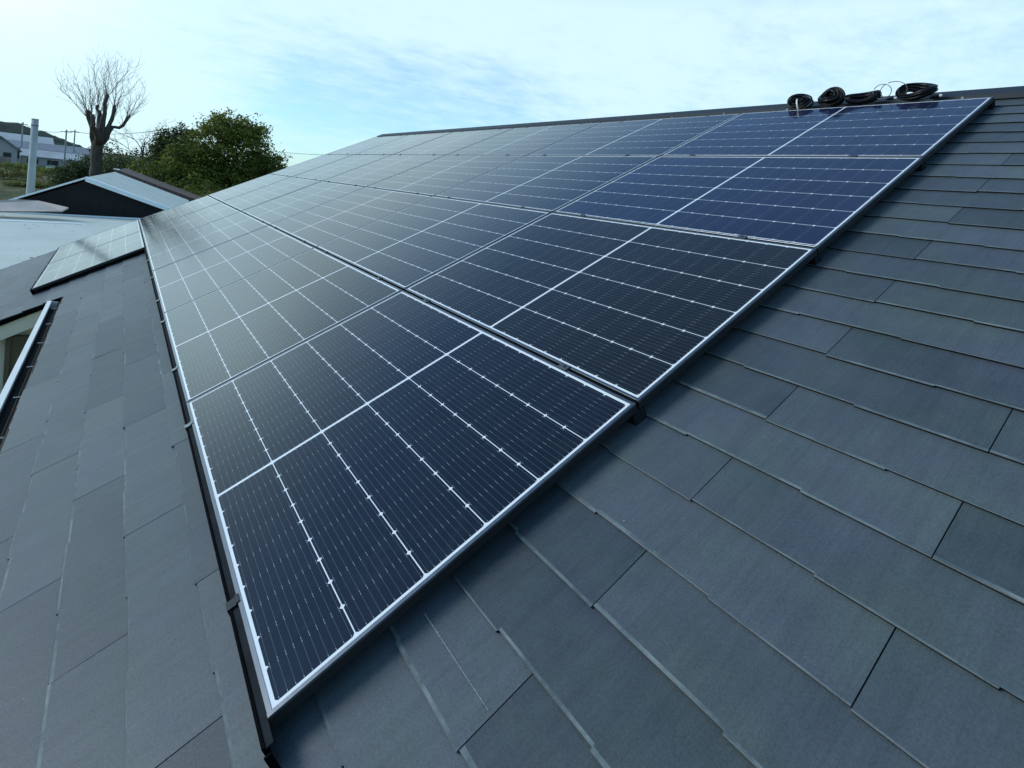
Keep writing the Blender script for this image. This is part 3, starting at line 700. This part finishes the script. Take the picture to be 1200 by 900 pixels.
# farmhouse, gable to the camera
c = at(-1, 190, 150); c.z = 0
fh = thing('farmhouse', 'white gabled farmhouse with dark roof edge at the far left of the field', 'house', c)
Wm = Matrix.Translation(c) @ Matrix.Rotation(rad(10), 4, 'Z')
mb = MB(); mb.prism([Vector((-2.6, 0, 0)), Vector((2.6, 0, 0)), Vector((2.6, 0, 3.2)), Vector((0, 0, 5.3)), Vector((-2.6, 0, 3.2))], (0, 8, 0)); obj('wall', mb, [M['barn_wall']], fh, Wm)
mb = MB()
for s in (-1, 1):
    mb.prism([Vector((s * .002, -.5, 5.35)), Vector((s * 3.3, -.5, 2.68)), Vector((s * 3.3, -.5, 2.98)), Vector((s * .002, -.5, 5.65))], (0, 9, 0))
obj('roof', mb, [M['barn_roof_dark']], fh, Wm)
for x in (-1.2, 1.1):
    mb = MB(); mb.box((x - .6, -.06, 1.2), (x + .6, -.01, 2.4)); obj('window', mb, [M['dark_open']], fh, Wm)
mb = MB(); a, b = at(-40, 192, 140), at(13, 192, 140); a.z = b.z = 0
mb.prism([a, b, b + Vector((0, 0, 1.7)), a + Vector((0, 0, 1.7))], (0, .2, 0)); tag(obj('garden_wall', mb, [M['pink_wall']]), 'low pinkish garden wall in front of the white farmhouse', 'wall')
c = at(58, 195, 122); c.z = 0; hut = thing('white_hut', 'small white hut at the edge of the field below the greenhouse', 'hut', c)
Wm = Matrix.Translation(c)
mb = MB(); mb.box((-.5, 0, 0), (.5, 1.2, 1.2)); obj('wall', mb, [M['white_trim']], hut, Wm)
mb = MB(); mb.prism([Vector((-.6, -.1, 1.21)), Vector((.6, -.1, 1.21)), Vector((.6, -.1, 1.26)), Vector((0, -.1, 1.42)), Vector((-.6, -.1, 1.26))], (0, 1.4, 0)); obj('roof', mb, [M['barn_roof_dark']], hut, Wm)

# ------------------------------------------------------------------ trees and shrubs
def leaf_material(name, c0, c1, c2):
    m = Mat(name, c0, 0.6, 0, 0.3)
    at_ = m.node('ShaderNodeAttribute', attribute_name='tone'); v = m.coord()
    f = NX(m.t, at_.outputs['Fac']) * 0.65 + m.noise(v, 0.8, 3) * 0.35
    m.base(m.ramp(f, [(0.2, c0), (0.55, c1), (0.85, c2)]))
    tr = m.node('ShaderNodeBsdfTranslucent'); mx = m.node('ShaderNodeMixShader'); mx.inputs[0].default_value = 0.42
    m.link(m.b.inputs['Base Color'].links[0].from_socket, tr.inputs['Color'])
    o_ = m.t.nodes['Material Output']; m.link(m.b.outputs[0], mx.inputs[1]); m.link(tr.outputs[0], mx.inputs[2]); m.link(mx.outputs[0], o_.inputs[0])
    return m.m
M['leaf'] = leaf_material('broad evergreen leaves', (0.045, 0.068, 0.012), (0.140, 0.175, 0.026), (0.32, 0.33, 0.055))
M['leaf_dark'] = leaf_material('dark evergreen leaves', (0.020, 0.038, 0.014), (0.048, 0.074, 0.022), (0.105, 0.135, 0.040))
M['leaf_ochre'] = leaf_material('olive scrub leaves', (0.07, 0.08, 0.02), (0.16, 0.165, 0.04), (0.28, 0.24, 0.075))
def bark(name, c0, c1): return mottled(name, c0, c1, 2, 0.9, bump=0.6, bscale=12, sc=(3, 3, .7))
M['bark'] = bark('bark', (0.045, 0.036, 0.028), (0.10, 0.082, 0.062)); M['bark_grey'] = bark('grey bark', (0.075, 0.062, 0.050), (0.15, 0.125, 0.10))
def leafy(name, label, cat, base, height, lobes, nclump, per, size, mat, seed, group, trunk_r=0.2, csize=0.45):
    """lobes: (x, y, z, rx, ry, rz) relative to base. Leaf sprays sit on and inside the lobes' shells."""
    rnd = random.Random(seed); t = thing(name, label, cat, base, group)
    mb = MB(); T = Matrix.Translation(base)
    vol = [l[3] * l[5] for l in lobes]; tot = sum(vol); tips = []
    for l, vv in zip(lobes, vol):
        for _ in range(int(nclump * vv / tot)):
            d = Vector((rnd.gauss(0, 1), rnd.gauss(0, 1), rnd.gauss(0, 1))).normalized()
            if d.z < -0.5: d.z *= -0.6
            r = rnd.uniform(0.62, 1.06) if rnd.random() < .85 else rnd.uniform(.2, .6)
            wob = 1 + 0.22 * mnoise.noise(Vector((d.x * 2.2 + seed, d.y * 2.2, d.z * 2.2)))
            c = Vector((l[0] + d.x * l[3] * r * wob, l[1] + d.y * l[4] * r * wob, l[2] + d.z * l[5] * r * wob))
            if c.z < 0.1: c.z = 0.1 + rnd.random() * .3
            tips.append(c); ct = rnd.random()
            cs = csize * rnd.uniform(.6, 1.4)
            for _ in range(per):
                o = Vector((rnd.gauss(0, cs * .5), rnd.gauss(0, cs * .5), rnd.gauss(0, cs * .32))) + c
                n = (Vector((rnd.gauss(0, 1), rnd.gauss(0, 1), rnd.gauss(0, 1) + 0.7)) + d * 0.7).normalized()
                a = n.orthogonal().normalized(); a.rotate(Matrix.Rotation(rnd.random() * 6.28, 3, n)); b = n.cross(a)
                s = size * rnd.uniform(.6, 1.35)
                mb.poly([o - a * s, o + b * s * .45, o + a * s, o - b * s * .45], 0, min(1, max(0, ct * .6 + rnd.random() * .4)))
    obj('crown', mb, [mat], t, T)
    mb = MB(); top = Vector((0, 0, height * .55))
    pts = [Vector((0, 0, -.1)), Vector((rnd.gauss(0, .1), rnd.gauss(0, .1), height * .3)), top]
    mb.tube(pts, [trunk_r, trunk_r * .8, trunk_r * .5], 8)
    for c in rnd.sample(tips, min(len(tips), 26)):
        s0 = pts[1].lerp(top, rnd.random()); mid = s0.lerp(c, .5) + Vector((rnd.gauss(0, .15), rnd.gauss(0, .15), .15)); mb.tube([s0, mid, c], [trunk_r * .35, trunk_r * .2, trunk_r * .06], 5)
    obj('trunk', mb, [M['bark']], t, T, smooth=True); return t
def base_at(x, dist): p = at(x, 200, dist); return Vector((p.x, p.y, 0))
TG = 'trees and shrubs beyond the sheds'
b0 = base_at(267, 45)
leafy('evergreen_tree', 'large round evergreen tree beyond the sheds, widest and brightest crown', 'tree', b0, 8.6,
      [(0, 0, 5.9, 2.5, 2.6, 2.55), (-1.9, 0, 4.4, 2.2, 2.2, 2.2), (2.1, 0, 4.6, 2.1, 2.2, 2.2), (3.3, -.3, 3.3, 1.5, 1.8, 1.7), (0, -1, 3.2, 3.4, 2.2, 2.0), (-2.8, -.6, 3.1, 2.1, 2.0, 2.1), (1.0, -.5, 6.9, 1.5, 1.6, 1.4), (-1.0, 0, 7.0, 1.3, 1.5, 1.2)], 1500, 24, 0.115, M['leaf'], 21, TG, 0.3, 0.5)
leafy('evergreen_tree', 'dark ragged evergreen tree left of the large round one', 'tree', base_at(202, 49), 7.4,
      [(0, 0, 4.8, 1.4, 1.6, 2.1), (-.9, 0, 3.7, 1.2, 1.5, 1.7), (1.0, 0, 4.0, 1.4, 1.5, 1.8), (0.6, 0, 6.3, .7, .8, 1.1), (-.7, 0, 5.6, .6, .8, 1.2)], 520, 22, 0.12, M['leaf_dark'], 33, TG, 0.2, 0.45)
for x, d, hh, wd, lab, mt, sd_ in ((96, 52, 4.2, 1.5, 'dark green shrub at the left end of the hedge, left of the bare tree', 'leaf_dark', 1), (128, 54, 5.3, 2.3, 'tall dark shrub right behind the bare tree trunk', 'leaf_dark', 2),
                               (152, 50, 4.7, 2.0, 'dark shrub between the bare tree and the ragged evergreen', 'leaf_dark', 3), (176, 46, 4.4, 1.9, 'dark green shrub under the ragged evergreen tree', 'leaf', 4),
                               (232, 41, 3.6, 2.1, 'leafy shrub low in front of the large round tree', 'leaf', 6)):
    leafy('shrub', lab, 'shrub', base_at(x, d), hh, [(0, 0, hh * .55, wd, wd, hh * .45), (wd * .5, 0, hh * .4, wd * .7, wd, hh * .4), (-wd * .5, .2, hh * .42, wd * .7, wd, hh * .38)], 420, 20, 0.10, M[mt], sd_, TG, 0.12, 0.4)
for x, d, hh, wd, lab, sd_ in ((262, 38, 3.15, 1.6, 'olive scrub bush at the edge of the panel array, below the large tree', 7), (225, 60, 2.6, 3.0, 'pale olive scrub behind the rusty roof', 8)):
    leafy('shrub', lab, 'shrub', base_at(x, d), hh, [(0, 0, hh * .5, wd, wd, hh * .5), (wd * .6, 0, hh * .45, wd * .7, wd, hh * .42)], 360, 20, 0.07, M['leaf_ochre'], sd_, TG, 0.08, 0.35)

for x, d, hh, wd, lab, sd_ in ((4, 92, 1.5, 3.2, 'low olive scrub at the far left of the field', 31), (22, 118, 1.6, 3.6, 'low olive scrub in the middle of the field, left of the concrete pole', 32),
                               (46, 78, 0.6, 1.8, 'low olive scrub in the field just right of the concrete pole', 33), (74, 112, 1.6, 2.2, 'green scrub between the white hut and the hedge', 34)):
    leafy('shrub', lab, 'shrub', base_at(x, d), hh, [(0, 0, hh * .4, wd, wd * .6, hh * .5), (wd * .7, .3, hh * .35, wd * .8, wd * .6, hh * .4), (-wd * .8, -.2, hh * .3, wd * .8, wd * .6, hh * .4)], 240, 16, 0.11, M['leaf_ochre'] if sd_ % 2 else M['leaf'], sd_, TG, 0.06, 0.4)

def bare_tree():
    rnd = random.Random(17); base = base_at(112, 45)
    t = thing('bare_tree', 'tall bare pollarded tree with fine upright twigs, beside the concrete pole', 'tree', base, TG)
    ex = Vector((base.x - CW.x, base.y - CW.y, 0)).normalized(); lat = Vector((ex.y, -ex.x, 0))
    o0 = at(112, 205, 45)
    def P(x, y, dep=0.0):
        p = at(x, y, 45); return p + ex * dep
    mb = MB(); tw = MB()
    tp = [base, P(112, 205), P(113, 180), P(114.5, 168), P(115, 160), P(115.5, 152)]; tr_ = [0.44, 0.34, 0.31, 0.33, 0.27, 0.10]; q, rr = [], []
    for i in range(5):
        for k in range(6): q.append(tp[i].lerp(tp[i + 1], k / 6)); rr.append(tr_[i] + (tr_[i + 1] - tr_[i]) * k / 6)
    mb.tube(q + [tp[-1]], rr + [tr_[-1]], 14)
    limbs = [([P(113, 172), P(109, 150), P(104, 138), P(103, 129)], [.22, .17, .13, .15]),
             ([P(117, 170), P(120, 150), P(123, 133), P(126, 112)], [.22, .17, .12, .10]),
             ([P(119, 168), P(126, 152), P(131, 140), P(134, 124)], [.20, .15, .11, .09]),
             ([P(119, 163), P(132, 149), P(144, 147), P(151, 136)], [.17, .12, .10, .10]),
             ([P(114, 165, .3), P(116, 148, .8), P(117, 132, 1.0), P(115, 122, 1.1)], [.24, .16, .12, .10]),
             ([P(115, 168, -.3), P(112, 152, -.9), P(110, 146, -1.1), P(108, 135, -1.2)], [.22, .15, .12, .11])]
    heads = []
    for p, r in limbs:
        q = [p[0]]; rr = [r[0]]
        for i in range(3):
            m = p[i].lerp(p[i + 1], .5) + Vector((rnd.gauss(0, .05), rnd.gauss(0, .05), rnd.gauss(0, .03)))
            q += [m, p[i + 1]]; rr += [(r[i] + r[i + 1]) / 2, r[i + 1]]
        mb.tube(q, rr, 8); heads.append((p[-1], rr[-1])); heads.append((p[2], rr[-2] * .8))
        bl = MB()
    def shoot(p, d, L, r, depth=0):
        pts = [p]; n = 6; dd = d.copy()
        for i in range(n):
            dd = (dd + Vector((rnd.gauss(0, .07), rnd.gauss(0, .07), rnd.gauss(0, .05) + .05))).normalized(); pts.append(pts[-1] + dd * L / n)
        tw.tube(pts, [r * (1 - .8 * i / n) for i in range(n + 1)], 4)
        if depth < 2:
            for i in range(2, n + 1):
                for _ in range(2 if depth == 0 else 1):
                    if rnd.random() < .55:
                        s = (dd + Vector((rnd.gauss(0, .55), rnd.gauss(0, .55), rnd.gauss(0, .3)))).normalized(); shoot(pts[i], s, L * rnd.uniform(.25, .5), r * .5, depth + 1)
    for k, (p, r) in enumerate(heads):
        mid = (p - P(118, 150)); out_ = lat * (1 if mid.dot(lat) > 0 else -1)
        side = max(-1, min(1, mid.dot(lat) / 1.8))
        for _ in range(6):
            d = (Vector((0, 0, 1.0)) + lat * (side * .62 + .06 + rnd.gauss(0, .46)) + ex * rnd.gauss(0, .4)).normalized()
            shoot(p + Vector((0, 0, -.08)), d, rnd.uniform(0.8, 3.1) * (1.0 if abs(side) < .5 else .85), rnd.uniform(.012, .019))
    mb.v = [tuple(Vector(p) + mnoise.noise_vector(Vector(p) * 1.6) * 0.085 + mnoise.noise_vector(Vector(p) * 5.0) * 0.03) for p in mb.v]
    obj('trunk', mb, [M['bark']], t, smooth=True); obj('twigs', tw, [M['bark']], t)
    # second thin bare tree behind
bare_tree()
def thin_bare(x, d, hgt, label, seed):
    rnd = random.Random(seed); base = base_at(x, d); t = thing('bare_tree', label, 'tree', base, TG); tw = MB(); mb = MB()
    mb.tube([base, base + Vector((.1, 0, hgt * .5)), base + Vector((.25, 0, hgt * .72))], [.11, .085, .05], 8)
    def br(p, d_, L, r, dep):
        pts = [p]; dd = d_.copy()
        for i in range(5):
            dd = (dd + Vector((rnd.gauss(0, .12), rnd.gauss(0, .12), rnd.gauss(0, .08)))).normalized(); pts.append(pts[-1] + dd * L / 5)
        tw.tube(pts, [r * (1 - .75 * i / 5) for i in range(6)], 4)
        if dep < 3:
            for i in range(2, 6):
                s = (dd + Vector((rnd.gauss(0, .6), rnd.gauss(0, .6), rnd.gauss(0, .35)))).normalized(); br(pts[i], s, L * rnd.uniform(.4, .6), r * .55, dep + 1)
    for k in range(9):
        a = k * 2.4; br(base + Vector((.1, 0, hgt * (.38 + .035 * k))), Vector((math.cos(a), math.sin(a), .9)).normalized(), hgt * .26, .04, 0)
    obj('trunk', mb, [M['bark_grey']], t, smooth=True); obj('twigs', tw, [M['bark']], t)
thin_bare(163, 56, 8.2, 'thin bare tree between the pollarded tree and the evergreens', 5)
